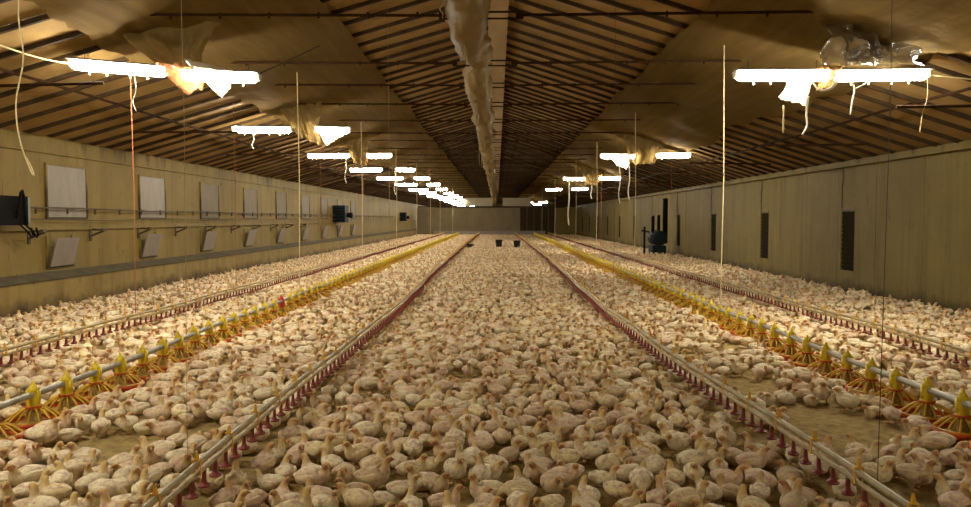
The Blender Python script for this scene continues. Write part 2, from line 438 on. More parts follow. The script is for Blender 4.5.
def feeder(fn, y_first, label, cord_ys, redy=None):
    t = thing('feeder_line', label, 'feeder line', (fn(2), 2, 0), group='feeder lines')
    inv = Matrix.Translation((-fn(2), -2, 0))
    def ch(name, me):
        o = obj(name, me, t); o.matrix_parent_inverse = inv; return o
    ch('feed_pipe', MB().tube(path(fn, .235), .0235, 10).mesh('feed_pipe', M['galv'], True))
    y = y_first
    while y > Y0 + .4: y -= .395
    while y < Y1:
        yy = y + RNG.uniform(-.012, .012); p = (fn(yy), yy, .008 * math.sin(yy * 1.7)); PANS.append(p)
        a = RNG.uniform(-.12, .12)
        if y < 30:
            isred = redy is not None and abs(y - redy) < .2
            q = ch('feeder_pan', REDPAN if isred else PAN[0]); q.location = p; q.rotation_euler = (RNG.uniform(-.05, .05), RNG.uniform(-.05, .05), a)
            for nm, me in zip(('collar', 'grille', 'dish', 'feed'), PAN[1:]):
                s = obj(nm, me, q)
        else:
            q = ch('feeder_pan', FARPAN); q.location = p
        y += .395
    for cy in cord_ys:
        x = fn(cy); ch('suspension_cord', MB().tube([(x, cy, .25), (x + .02, cy, 2.0), (x, cy, roof(x) - .13)], .0075, 5).mesh('suspension_cord', M['cord_w']))
    return t
feeder(fL, 6.98, 'grey feed pipe with yellow pans on the left, from lower left to the end wall', [11.9, 17.6, 23.8, 30, 36.2, 42.4, 54.8], 11.1)
feeder(fR, 5.275, 'grey feed pipe with yellow pans on the right, orange dishes nearest the right edge', [10.0, 16.2, 22.4, 28.6, 40, 52])

cupm = MB().lathe([(.0045, .088), (.0075, .085), (.0085, .07), (.011, .05), (.012, .034), (.017, .022), (.029, .012), (.033, .012), (.031, .004), (.02, 0), (.0, 0)], 10)
cupm.box(-.004, .004, .008, .022, .02, .088)
CUP = cupm.mesh('drip_cup', M['cup'], True)
ck = MB().lathe([(.006, .085), (.010, .04), (.031, .012), (.030, .003), (0.0, 0)], 6)
CLIP = MB().box(-.0205, -.0165, -.008, .008, -.06, .018).box(.0165, .0205, -.008, .008, -.06, .018).box(-.0205, .0205, -.008, .008, .0165, .022)
CLIP.add([(-.010, -.007, .022), (.010, -.007, .022), (.010, .007, .022), (-.010, .007, .022), (-.004, -.004, .062), (.004, -.004, .062), (.004, .004, .062), (-.004, .004, .062)],
         [(4, 5, 6, 7), (0, 1, 5, 4), (1, 2, 6, 5), (2, 3, 7, 6), (3, 0, 4, 7)])
CLIPM = CLIP.mesh('hanger_clip', M['clip'])
def drinker(fn, y_first, label, cord_ys, cmat, cr=.005, ystart=2.6):
    t = thing('drinker_line', label, 'drinker line', (fn(2), 2, 0), group='drinker lines')
    inv = Matrix.Translation((-fn(2), -2, 0))
    def ch(name, me):
        o = obj(name, me, t); o.matrix_parent_inverse = inv; return o
    ch('support_rail', MB().tube(path(fn, .262), .0165, 10).mesh('support_rail', M['rail'], True))
    ch('water_pipe', MB().tube(path(fn, .214), .0125, 8).mesh('water_pipe', M['pipe'], True))
    far = MB(); y = y_first; i = 0
    while y > ystart: y -= .145
    n = 0
    while y < Y1:
        dz = .008 * math.sin(y * 1.7)
        if n < 300:
            q = ch('drip_cup', CUP); q.location = (fn(y), y, .118 + dz)
        else:
            far.add([(a + fn(y), b + y, c + .118 + dz) for a, b, c in ck.v], ck.f)
        if n % 3 == 0:
            q = ch('hanger_clip', CLIPM); q.location = (fn(y), y + .06, .265 + dz)
        y += .145; n += 1
    o = ch('far_drip_cups', far.mesh('far_drip_cups', M['cup'])); o['kind'] = 'stuff'
    for cy in cord_ys:
        x = fn(cy); ch('suspension_cord', MB().tube([(x, cy, .27), (x + .015, cy, 1.9), (x, cy, roof(x) - .13)], cr, 5).mesh('suspension_cord', cmat))
drinker(dL, 3.9, 'pale rail with red drip cups left of the middle aisle, running from bottom left', [3.42, 9.6, 15.8, 22, 34, 46], M['rail'], .0011)
drinker(dR, 3.41, 'pale rail with red drip cups right of the middle aisle, running from bottom right', [3.31, 9.5, 15.7, 22, 34, 46], M['wire_d'], .0018)
drinker(oL, 6.9, 'outermost left red-cupped drinker rail nearest the left wall plinth', [9.1, 12.7, 18.9, 25, 31], M['cord_o'], .0045, 4.5)
drinker(oR, 6.9, 'outermost right red-cupped drinker rail nearest the slotted right wall', [18.4, 24.6, 31], M['cord_o'], .0045, 4.5)

# ------------------------------------------------------------------ lamps
def lamp_meshes(L):
    n = 8
    sec = [(-.05, .03)] + [(-.06 * math.cos(PI * j / n), .005 - .08 * math.sin(PI * j / n) ** .8) for j in range(n + 1)] + [(.05, .03)]
    def loft(sec, x0, x1):
        m = len(sec); v = [(x0, a, c) for a, c in sec] + [(x1, a, c) for a, c in sec]
        f = [(i, i + 1, m + i + 1, m + i) for i in range(m - 1)] + [(m - 1, 0, m, 2 * m - 1), tuple(range(m - 1, -1, -1)), tuple(range(m, 2 * m))]
        return MB().add(v, f)
    d = MB(); xs = [(-L / 2 + .015, .72), (-L / 2 + .06, 1), (L / 2 - .06, 1), (L / 2 - .015, .72)]; m = len(sec)
    d.add([(x, a * k, .03 + (c - .03) * k) for x, k in xs for a, c in sec],
          [(q * m + i, q * m + (i + 1) % m, (q + 1) * m + (i + 1) % m, (q + 1) * m + i) for q in range(3) for i in range(m)] + [tuple(range(m - 1, -1, -1)), tuple(range(3 * m, 4 * m))])
    out = [('diffuser', d.mesh('diffuser', M['lamp'])),
           ('housing', loft([(-.12, .03), (.12, .03), (.115, .036), (.04, .062), (-.04, .062), (-.115, .036)], -L / 2, L / 2).mesh('housing', M['housing']))]  # housing widened into a shield that keeps lamp light off the film
    for s in (-1, 1):
        x0, x1 = sorted((s * (L / 2 - .02), s * (L / 2 + .012)))
        out.append(('end_cap', loft([(a * .74, .03 + (c - .03) * .74) for a, c in sec], x0, x1).mesh('end_cap', M['cable_w'])))
        for q in (.3, .12): out.append(('clip', MB().box(s * L * q - .006, s * L * q + .006, -.012, .012, -.115, -.073).mesh('clip', M['cable_w'])))
        out.append(('hanger', MB().tube([(s * L * .36, 0, .06), (s * L * .36, 0, .16)], .004, 5).mesh('hanger', M['wire_d'])))
    return out
LM = {L: lamp_meshes(L) for L in (1.13, 1.06, .9, .68)}
def lamp(x, y, z, L, label, tilt=0.0):
    t = thing('ceiling_lamp', label, 'lamp', (x, y, z), group='tube lamps under the roof')
    t.rotation_euler = (0, tilt, 0)
    for nm, me in LM[L]: obj(nm, me, t)
    return t
LZ = 3.15; LZR = 3.07
LY, LS = 8.57, 5.65             # left lamp rows: first one and spacing
RY, RSP = 8.45, 10.7            # right lamp rows
# the left rows go on unseen over the camera, added to light the foreground
lamp(-4.5, LY - LS, LZ, 1.13, 'unseen outer tube lamp of the left row, added over the camera', 0)
lamp(-3.1, LY - LS, LZ, .68, 'unseen inner tube lamp of the left row, added over the camera', 0)
lamp(3.2, RY - RSP, LZR, 1.06, 'unseen tube lamp added behind the camera, in line with the right row', 0)  # single unseen lamp, added to brighten the nearest birds
for i in range(16):
    y = LY + LS * i
    if i == 0:
        lamp(-4.36, y, 3.2, 1.13, 'long tube lamp at upper left, tilted, left of the orange-stained wrap', .085)
        lamp(-3.19, y, 3.1, .9, 'wrapped tube lamp at upper left, right half showing beside orange-stained plastic', .04)
    else:
        nm = ORD[i]
        lamp(-4.5, y, LZ + RNG.uniform(-.03, .03), 1.13, 'outer tube lamp of the %s left lamp row from the front' % nm, RNG.uniform(-.02, .02))
        lamp(-3.15, y, LZ + RNG.uniform(-.03, .03), .68, 'inner shorter tube lamp of the %s left lamp row from the front' % nm, RNG.uniform(-.03, .03))
for i in range(8):
    y = RY + RSP * i
    if i == 0:
        lamp(3.2, y, 3.07, 1.06, 'tube lamp at upper right with a white plastic rag, left of pair', 0)
        lamp(4.29, y, 3.07, 1.06, 'bright bare tube lamp at upper right, right of the white rag', -.012)
    elif i not in (4, 5):
        nm = ORD[i if i < 4 else i - 2]
        lamp(3.1, y, LZR, .9, 'inner tube lamp of the %s right lamp row from the front' % nm, RNG.uniform(-.03, .03))
        lamp(4.5, y, LZR + .02, .9, 'outer tube lamp of the %s right lamp row from the front' % nm, RNG.uniform(-.03, .03))

# ------------------------------------------------------------------ plastic film under the roof
def fbm(x, y, z, o=3): return noise.fractal(Vector((x, y, z)), .8, 2.0, o)
def film(name, label, s, xi, xo):
    nu = 30; ys = list(np.arange(2.0, 30, .12)) + list(np.arange(30, 101, .5)); v = []; f = []
    for y in ys:
        e0 = xi + .10 * fbm(y * .35, 3 * s, 0) + .03 * fbm(y * 1.7, 5, 1)
        e1 = xo + .35 * fbm(y * .25 + 9, 7 * s, 0) + .16 * fbm(y * 1.1, 2, 4)
        ph = (y - 8.0) / 2.1
        for i in range(nu + 1):
            u = i / nu; x = e0 + (e1 - e0) * u
            sag = .05 * math.sin(PI * u) + .07 * math.sin(PI * u) * (0.5 - .5 * math.cos(2 * PI * ph)) + .10 * u ** 6 * (.5 + fbm(y * .8, u * 3, 2))
            nearl = math.exp(-((((y - 8.5 + 2.8) % 5.65) - 2.8) / .8) ** 2) * (.3 + u)
            cre = .030 * fbm(x * 2.2, y * .8, 3 * s) * (0.3 + u) + nearl * .045 * abs(fbm(x * 5, y * 4, 6, 4)) - nearl * .03
            v.append((s * x, y, roof(s * x) - .10 - max(0, sag) * .8 + min(cre, .02)))
    n = nu + 1
    for a in range(len(ys) - 1):
        for i in range(nu):
            q = (a * n + i, a * n + i + 1, (a + 1) * n + i + 1, (a + 1) * n + i)
            f.append(q if s > 0 else q[::-1])
    b = MB(); b.add(v, f); o = obj(name, b.mesh(name, M['film'], True)); tag(o, label, 'plastic film', 'roof films'); return o
film('plastic_film', 'long tan plastic sheet slung under the left roof slope above the lamps', -1, 2.15, 4.45)
film('plastic_film', 'long tan plastic sheet slung under the right roof slope above the lamps', 1, 2.45, 4.75)

# tattered film duct under the ridge
v = []; f = []; ys = list(np.arange(2.0, 30, .06)) + list(np.arange(30, 100, .3)); n = 26
for y in ys:
    R = .215 + .07 * fbm(y * .55, 1, 1) ; cx = -.29 + .08 * fbm(y * .45, 4, 2); cz = 3.64 + .07 * fbm(y * .5, 8, 3)
    pinch = 1 - .4 * max(0, math.cos(2 * PI * (y - 10.4) / 4.2)) ** 6
    for j in range(n):
        a = 2 * PI * j / n
        r = R * pinch * (1 + .3 * fbm(math.cos(a) * 1.2 + 3, math.sin(a) * 1.2, y * 1.1, 4) - .22 * abs(fbm(math.cos(a) * 2.5, math.sin(a) * 2.5 + 5, y * 2.2, 4)))
        v.append((cx + r * math.cos(a), y, cz + r * math.sin(a) * (1.25 if math.sin(a) < 0 else .9)))
for i in range(len(ys) - 1):
    for j in range(n): f.append((i * n + j, i * n + (j + 1) % n, (i + 1) * n + (j + 1) % n, (i + 1) * n + j))
dt = thing('film_duct', 'tattered pale plastic duct hanging beneath the ridge beam', 'duct', (-.29, 2, 3.64))
o = obj('duct_skin', MB().add(v, f).mesh('duct_skin', M['duct'], True), dt); o.matrix_parent_inverse = Matrix.Translation((.29, -2, -3.64))
for i in range(26):
    y = 7 + i * 1.35 + RNG.uniform(-.4, .4); x = -.29 + RNG.uniform(-.2, .12); L = RNG.uniform(.15, .6); p = []
    for q in range(6): p.append((x + .06 * fbm(q * .5, i, 0), y + .05 * fbm(q * .5, i, 9), 3.5 - L * q / 5))
    o = obj('torn_strip', MB().tube(p, [.012, .01, .008, .01, .006, .003], 4).mesh('torn_strip', M['duct']), dt)
    o.matrix_parent_inverse = Matrix.Translation((.29, -2, -3.64))

# crumpled plastic round the lamps
def sheet(name, label, corners, y, seed, mat, n=14, fold=.05, group='plastic wraps on the lamps'):
    """a draped piece of film between four corners (x, z), creased in depth, with a torn lower edge"""
    (ax, az), (bx, bz), (cx, cz), (dx, dz) = corners; v = []; f = []     # top left, top right, bottom right, bottom left
    for i in range(n + 1):
        for j in range(n + 1):
            u, w = i / n, j / n
            x = (ax + (bx - ax) * u) * (1 - w) + (dx + (cx - dx) * u) * w; z = (az + (bz - az) * u) * (1 - w) + (dz + (cz - dz) * u) * w
            k = .35 * w
            v.append((x + k * .10 * fbm(u * 3, w * 2, seed), y - .07 - .06 * math.sin(w * PI) + fold * fbm(u * 4, w * 1.5, seed + 3, 2), z + k * .14 * fbm(u * 5, seed, 2)))
    for i in range(n):
        for j in range(n): a = i * (n + 1) + j; f.append((a, a + 1, a + n + 2, a + n + 1))
    o = obj(name, MB().add(v, f).mesh(name, mat)); tag(o, label, 'plastic wrap', group); return o
Ya, Yr = LY, RY
sheet('plastic_wrap', 'creased clear wrap with orange stain between the upper left lamp pair', [(-3.92, 3.26), (-3.5, 3.2), (-3.3, 2.98), (-3.52, 2.86)], Ya - .06, 1, M['stained'])
sheet('plastic_rag', 'glowing white plastic sheet hanging round the upper left inner lamp', [(-3.58, 3.28), (-2.98, 3.14), (-3.0, 3.0), (-3.12, 2.82)], Ya - .03, 4, M['wrap'])
sheet('plastic_bundle', 'gathered brown film drooping above the upper left lamps', [(-4.25, 3.55), (-3.1, 3.66), (-3.35, 3.24), (-3.85, 3.2)], Ya - .10, 3, M['film'], 20, .16)
sheet('plastic_wrap', 'tan crumpled wrap knotted in the middle of the upper right lamps', [(3.55, 3.14), (3.80, 3.14), (3.72, 2.93), (3.52, 2.86)], Yr - .05, 5, M['tanwrap'], 12, .1)
sheet('plastic_rag', 'glowing white plastic rag hanging below the upper right lamp', [(3.24, 3.06), (3.46, 3.08), (3.42, 2.70), (3.12, 2.80)], Yr - .04, 9, M['wrap'])
sheet('plastic_bundle', 'shiny gathered film rising to the right above the upper right lamps', [(3.45, 3.58), (4.25, 3.34), (4.6, 3.10), (3.5, 3.12)], Yr - .27, 7, M['sheen'], 34, .3)
sheet('plastic_bundle', 'dark crumpled film knot on top of the upper right lamps', [(3.72, 3.26), (4.1, 3.30), (4.15, 3.13), (3.78, 3.10)], Yr - .2, 8, M['sheen'], 14, .2)
sheet('plastic_rag', 'glowing plastic sheet round the inner lamp of the second left row', [(-3.4, 3.2), (-2.82, 3.2), (-2.92, 3.05), (-3.25, 2.84)], Ya + LS - .03, 12, M['wrap'])
sheet('plastic_bundle', 'drooping brown film bag between lamps of the second left row', [(-4.1, 3.5), (-3.3, 3.66), (-3.35, 2.85), (-3.7, 2.98)], Ya + LS - .15, 13, M['film'], 16, .2)
sheet('plastic_bundle', 'drooping brown film bag between lamps of the third left row', [(-4.0, 3.5), (-3.4, 3.64), (-3.45, 2.85), (-3.8, 2.95)], Ya + 2 * LS - .15, 14, M['film'], 16, .2)
sheet('plastic_wrap', 'pale crumpled wrap on the inner lamp of the third left row', [(-3.6, 3.3), (-3.4, 3.3), (-3.4, 2.95), (-3.55, 2.9)], Ya + 2 * LS - .1, 15, M['tanwrap'], 10, .12)
sheet('plastic_rag', 'glowing plastic sheet round the inner lamp of the second right row', [(2.78, 3.1), (3.45, 3.1), (3.3, 2.72), (3.05, 2.84)], Yr + RSP - .03, 17, M['wrap'])
sheet('plastic_bundle', 'ragged tan film hanging between lamps of the second right row', [(3.2, 3.6), (4.3, 3.42), (4.0, 2.84), (3.35, 2.86)], Yr + RSP - .15, 18, M['film'], 16, .2)
sheet('plastic_bundle', 'ragged tan film hanging between lamps of the third right row', [(3.3, 3.6), (4.3, 3.42), (4.0, 2.78), (3.5, 2.8)], Yr + 2 * RSP - .15, 19, M['film'], 16, .2)

# cables and strings round the lamps
def cable(name, label, pts, r, mat, cat='cable'):
    # smooth through the points
    P = [Vector(p) for p in pts]; q = []
    for i in range(len(P) - 1):
        a, b, c, d = P[max(i - 1, 0)], P[i], P[i + 1], P[min(i + 2, len(P) - 1)]
        for k in range(5):
            t = k / 5; q.append(.5 * ((2 * b) + (c - a) * t + (2 * a - 5 * b + 4 * c - d) * t * t + (3 * b - a - 3 * c + d) * t ** 3))
    q.append(P[-1]); o = obj(name, MB().tube(q, r, 6).mesh(name, mat, True)); tag(o, label, cat, 'loose cables and strings'); return o
yr = Yr - .16
cable('hanging_cable', 'white cable looping under the upper right lamps beside the tan wrap', [(3.46, yr, 3.03), (3.48, yr, 2.95), (3.55, yr, 2.87), (3.66, yr, 2.88), (3.75, yr, 2.97), (3.77, yr, 3.03)], .011, M['cable_w'])
cable('hanging_cable', 'white forked cable dangling right of the tan wrap, upper right', [(3.8, yr, 3.02), (3.88, yr, 2.98), (3.93, yr, 2.88), (3.91, yr, 2.75), (3.89, yr, 2.60)], .010, M['cable_w'])
cable('hanging_cable', 'thin pale wire curving right from the forked white cable', [(3.93, yr, 2.88), (4.05, yr, 2.94), (4.13, yr, 3.02)], .005, M['cable_w'])
cable('hanging_cable', 'white cable dangling straight from the white rag, upper right', [(3.42, yr - .02, 2.8), (3.41, yr, 2.6), (3.42, yr, 2.48), (3.37, yr, 2.38)], .010, M['cable_w'])
cable('hanging_cable', 'short white cable left of the white rag, upper right', [(3.16, yr, 2.7), (3.16, yr, 2.40)], .008, M['cord_w'])
cable('hanging_string', 'thin grey string dangling below the right end of upper right lamp', [(4.72, yr, 3.0), (4.73, yr, 2.8), (4.68, yr, 2.6), (4.66, yr, 2.40)], .0035, M['cord_w'], 'string')
cable('support_rope', 'taut pale rope from the upper right lamp to the right roof', [(4.84, Yr, 3.06), (5.9, Yr - .35, 2.86)], .008, M['cord_w'], 'rope')
cable('support_rope', 'cobwebbed rope from the upper left lamp to the left roof', [(-4.93, Ya, 3.24), (-5.02, Ya - .5, 3.21), (-5.2, Ya - 1.2, 3.265)], .010, M['cord_w'], 'rope')
cable('support_rope', 'dark thin wire slanting from upper left lamp up to the ridge side', [(-2.73, Ya, 3.12), (-2.15, Ya + .5, 3.55)], .007, M['wire_d'], 'rope')
cable('hanging_string', 'long crooked white string with a looped end at the left edge', [(-3.82, 6, 3.60), (-3.86, 6, 3.1), (-3.83, 6, 2.75), (-3.90, 6, 2.4), (-3.88, 6, 2.1), (-3.80, 6, 1.85), (-3.77, 6, 1.81), (-3.79, 6, 1.87), (-3.83, 6, 1.95)], .0065, M['cord_w'], 'string')
for i, (x, y, z1, L, r) in enumerate([(-4.14, Ya - .1, 3.1, .42, .005), (-4.65, Ya + LS - .1, 3.08, .3, .009), (-4.05, Ya + 2 * LS - .03, 3.10, .7, .009), (-3.5, Ya + 3 * LS - .1, 3.08, .8, .011), (3.12, Yr + RSP - .15, 2.8, .95, .012),
                                      (3.36, Yr + RSP - .15, 2.82, .9, .012), (2.85, Yr + 2 * RSP - .2, 3.0, 1.8, .025), (3.75, Yr + 2 * RSP - .22, 2.95, .7, .018)]):
    cable('hanging_cable', ['pale string below the upper left outer lamp', 'short clip cable under the outer lamp of the second left row', 'knotted pale cable under the third left lamp row',
          'pale cable dangling under the fourth left lamp row', 'left of two white cables under the second right lamp row', 'right of two white cables under the second right lamp row',
          'thick pale cable hanging under the third right lamp row', 'pale looping cable right of the third right lamp row'][i],
          [(x, y, z1), (x + .02, y, z1 - L * .4), (x - .02, y, z1 - L * .75), (x + .02, y, z1 - L)], r, M['cable_w'])

# ------------------------------------------------------------------ wall fittings
wi = 1
for k in range(-1, 9):
    yc = 12.4 + 3.1 * k
    w = struct_empty('window_%d' % wi); w.location = (XL, yc, 1.9); wi += 1
    m = M['panelw'] if k in (-1, 0, 1) else M['panelg']
    h = .42
    b = MB().box(0, .02, -.56, .56, -h, h)
    obj('sheet', b.mesh('sheet', m), w)
    fr = MB(); fr.box(0, .03, -.6, -.56, -h - .03, h + .03); fr.box(0, .03, .56, .6, -h - .03, h + .03); fr.box(0, .03, -.56, .56, h, h + .03); fr.box(0, .03, -.56, .56, -h - .03, -h)
    obj('window_frame', fr.mesh('window_frame', M['wall']), w)
    fl = thing('inlet_flap', '%s white air inlet flap from the left edge, low on the left wall' % ORD[k + 1], 'flap', (XL, yc - .25, .68), group='air inlet flaps')
    b = MB(); b.add([(.03, -.32, 0), (.03, .32, 0), (.15, .32, .46), (.15, -.32, .46), (.05, -.32, 0), (.05, .32, 0), (.17, .32, .46), (.17, -.32, .46)],
                    [(3, 2, 1, 0), (4, 5, 6, 7), (0, 1, 5, 4), (1, 2, 6, 5), (2, 3, 7, 6), (3, 0, 4, 7)])
    obj('flap_board', b.mesh('flap_board', M['flap']), fl)
    b = MB(); b.box(0, .03, -.37, -.33, -.03, .5); b.box(0, .03, .33, .37, -.03, .5); b.box(0, .03, -.33, .33, -.03, 0)
    obj('flap_frame', b.mesh('flap_frame', M['wall']), fl)
i = 0
for yb in np.arange(9.6, 28, 1.75):
    t = thing('wall_bracket', '%s rusty triangular bracket from the left edge along the left wall' % ORD[i], 'bracket', (XL, yb, 1.2), group='rusty wall brackets'); i += 1
    b = MB(); b.tube([(0, 0, .07), (.27, 0, .05)], .018, 5); obj('arm', b.mesh('arm', M['iron']), t)
    b = MB(); b.tube([(0, 0, -.06), (.27, 0, .05)], .02, 5); obj('brace', b.mesh('brace', M['iron']), t)
    b = MB().box(0, .02, -.03, .03, -.14, .12); obj('back_plate', b.mesh('back_plate', M['iron']), t)
    b = MB(); b.tube([(.24, -.05, .06), (.24, .05, .06)], .03, 8); obj('pulley', b.mesh('pulley', M['iron']), t)
t = thing('wall_pipe', 'thin dark pipe with hooks running along the left wall over the windows', 'pipe', (XL, 10.8, 1.62))
p = [(.10, y, .012 * math.sin(y)) for y in np.arange(0, 53, 1.0)]
obj('rod', MB().tube(p, .013, 6).mesh('rod', M['iron']), t)
for y in np.arange(.6, 40, .85):
    b = MB(); b.tube([(.10, y, .02), (.10, y, -.09)], .016, 5); b.tube([(.0, y + .2, 0), (.1, y + .2, 0)], .01, 5); obj('hook', b.mesh('hook', M['iron']), t)
cable('wall_cable', 'thin cable strung along the left wall just below the hooked pipe', [(XL + .08, y, 1.44 + .02 * math.sin(y * 1.3)) for y in np.arange(10.6, 60, 1.5)], .008, M['iron'])
# control box at the left edge
t = thing('control_box', 'dark control box with black cables on the wall at the left edge', 'control box', (XL + .055, 10.5, 1.36))
obj('body', MB().box(0, .32, -.5, .28, 0, .42).mesh('body', M['black']), t)
obj('side_plate', MB().box(.02, .30, .28, .36, .02, .41).mesh('side_plate', M['steelgrey']), t)
b = MB()
b.tube([(.33, .0, .1), (.36, .02, .3), (.35, .08, .47), (.33, .14, .5), (.33, .18, .4), (.33, .2, .2), (.34, .2, .0)], .02, 7)
obj('cable_loop', b.mesh('cable_loop', M['black'], True), t)
for s in (0, .12): obj('cable_loop', MB().tube([(.33, .05 + s, .02), (.36, .2 + s, -.1), (.34, .32 + s, -.18), (.3, .42 + s, -.16), (.28, .4 + s, -.04)], .015, 6).mesh('cable_loop', M['black'], True), t)
# fan boxes on the left wall
for (y, s, lab) in ((33.0, 1.0, 'larger dark fan box on the left wall, nearer'), (55.5, .85, 'smaller dark fan box on the left wall near the end')):
    t = thing('fan_box', lab, 'fan box', (XL, y, 1.3), group='fan boxes')
    obj('case', MB().box(0, .55 * s, -.4 * s, .4 * s, 0, .75 * s).mesh('case', M['heater']), t)
    b = MB(); 
    for q in range(5): b.box(.03, .52 * s, -.4 * s - .03, -.4 * s, .06 + q * .13 * s, .12 + q * .13 * s)
    obj('louvre', b.mesh('louvre', M['black']), t)
    b = MB(); b.tube([(.55 * s, .1, .32 * s), (.78 * s, .1, .32 * s)], [.1, .13], 10); obj('outlet', b.mesh('outlet', M['black']), t)
# slots in the right wall: louvre slats in the recess
for i, s in enumerate(SLOTS):
    t = thing('vent_slot', '%s tall dark vent slot counting from the right edge of right wall' % ORD[i], 'vent', (XR + .03, s, .42), group='vent slots')
    b = MB()
    for zz in np.arange(.04, 1.14, .09): b.box(-.022, -.004, -.265, .265, zz, zz + .05)
    obj('slat', b.mesh('slat', M['slot']), t)
    b = MB(); b.box(-.035, -.0, -.285, -.272, -.02, 1.28); b.box(-.035, 0, .272, .285, -.02, 1.4); b.box(-.034, -.03, -.28, .28, 1.18, 1.21)
    obj('slot_frame', b.mesh('slot_frame', M['iron']), t)
    obj('wire', MB().tube([(-.04, .26, 1.25), (-.04, .27, 1.7), (-.04, .2, 1.85), (-.04, .25, 2.1)], .008, 5).mesh('wire', M['iron']), t)
# heater on the right
t = thing('space_heater', 'dark blue heater on a stand with flue pipes by the right wall', 'heater', (6.25, 29.0, 0))
obj('case', MB().tube([(0, -.55, .72), (0, -.5, .72), (0, .5, .72), (0, .55, .72)], [.22, .29, .29, .22], 14).mesh('case', M['heater'], True), t)
obj('base', MB().box(-.26, .26, -.4, .4, .16, .42).mesh('base', M['heater']), t)
for sx in (-.22, .22):
    for sy in (-.34, .34): obj('leg', MB().tube([(sx, sy, 0), (sx, sy, .2)], .025, 6).mesh('leg', M['black']), t)
for x, h in ((-.18, 1.55), (.05, 1.6)): obj('flue_pipe', MB().tube([(x, 0, .9), (x, 0, h)], .06, 10).mesh('flue_pipe', M['black']), t)
obj('chimney', MB().tube([(.3, 0, .5), (.3, 0, 2.25)], .10, 10).mesh('chimney', M['black']), t)
obj('side_post', MB().tube([(-.5, 0, 0), (-.5, 0, 1.15)], .04, 8).mesh('side_post', M['black']), t)
obj('side_arm', MB().tube([(-.62, 0, 1.0), (-.3, 0, .95)], .03, 8).mesh('side_arm', M['black']), t)
# dark buckets far down the middle aisle
for (x, lab, hh) in ((-1.3, 'dark low tub lying beside the left drinker line far down the aisle', .2), (.09, 'dark bucket in the middle of the aisle near the far end', .42), (.97, 'dark bucket right of the middle aisle near the far end', .38)):
    t = thing('bucket', lab, 'bucket', (x, 36.0, 0), group='dark buckets')
    obj('pail', MB().lathe([(.0, .01), (.13, .0), (.17, hh), (.18, hh), (.165, hh - .02), (.125, .02), (0, .02)], 14).mesh('pail', M['bucket'], True), t)
    obj('lid', MB().lathe([(.165, hh - .005), (.19, hh - .01), (.19, hh + .02), (0, hh + .03)], 14).mesh('lid', M['black'], True), t)

# ------------------------------------------------------------------ chickens
def interp_rings(R, k):
    R = np.array(R, float); n = len(R); t = np.linspace(0, n - 1, k); out = np.zeros((k, R.shape[1]))
    for a, tt in enumerate(t):
        i = min(int(tt), n - 2); u = tt - i; p0, p1, p2, p3 = R[max(i - 1, 0)], R[i], R[i + 1], R[min(i + 2, n - 1)]
        out[a] = .5 * (2 * p1 + (p2 - p0) * u + (2 * p0 - 5 * p1 + 4 * p2 - p3) * u * u + (3 * p1 - p0 - 3 * p2 + p3) * u ** 3)
    return out

def rings_for(kind):
    #  x     z     ry    rz    head-weight
    B = [(-.110, .128, .004, .003, 0), (-.099, .126, .025, .017, 0), (-.080, .119, .043, .036, 0), (-.050, .112, .055, .050, 0), (-.015, .107, .060, .056, 0),
         (.020, .106, .060, .057, 0), (.046, .112, .053, .053, 0)]
    necks = {
        'up': [(.064, .127, .041, .041, .1), (.070, .143, .030, .031, .3), (.074, .158, .0225, .023, .6), (.079, .172, .0195, .0195, .9), (.089, .183, .0205, .0195, 1), (.102, .187, .018, .0175, 1), (.113, .1855, .010, .010, 1), (.117, .185, .002, .002, 1)],
        'tall': [(.064, .129, .040, .040, .1), (.070, .148, .028, .029, .3), (.074, .167, .0215, .0215, .6), (.079, .185, .019, .019, .9), (.089, .198, .020, .019, 1), (.102, .202, .0175, .017, 1), (.113, .2005, .0098, .0098, 1), (.117, .200, .002, .002, 1)],
        'mid': [(.070, .120, .037, .036, .1), (.084, .132, .025, .026, .3), (.095, .145, .020, .020, .6), (.103, .158, .0178, .0178, .9), (.115, .166, .019, .018, 1), (.128, .167, .0165, .0165, 1), (.139, .164, .0095, .0095, 1), (.143, .163, .002, .002, 1)],
        'down': [(.072, .108, .038, .037, .1), (.092, .100, .027, .028, .3), (.107, .086, .0205, .021, .6), (.117, .069, .018, .018, .9), (.126, .055, .019, .018, 1), (.134, .042, .0165, .0165, 1), (.138, .031, .0095, .0095, 1), (.1395, .027, .002, .002, 1)],
        'tuck': [(.064, .118, .040, .036, .1), (.073, .130, .029, .027, .3), (.078, .141, .021, .021, .6), (.082, .151, .0185, .0185, .9), (.091, .159, .0195, .0185, 1), (.104, .161, .017, .0165, 1), (.115, .159, .0095, .0095, 1), (.119, .158, .002, .002, 1)],
    }
    return B + necks[kind]

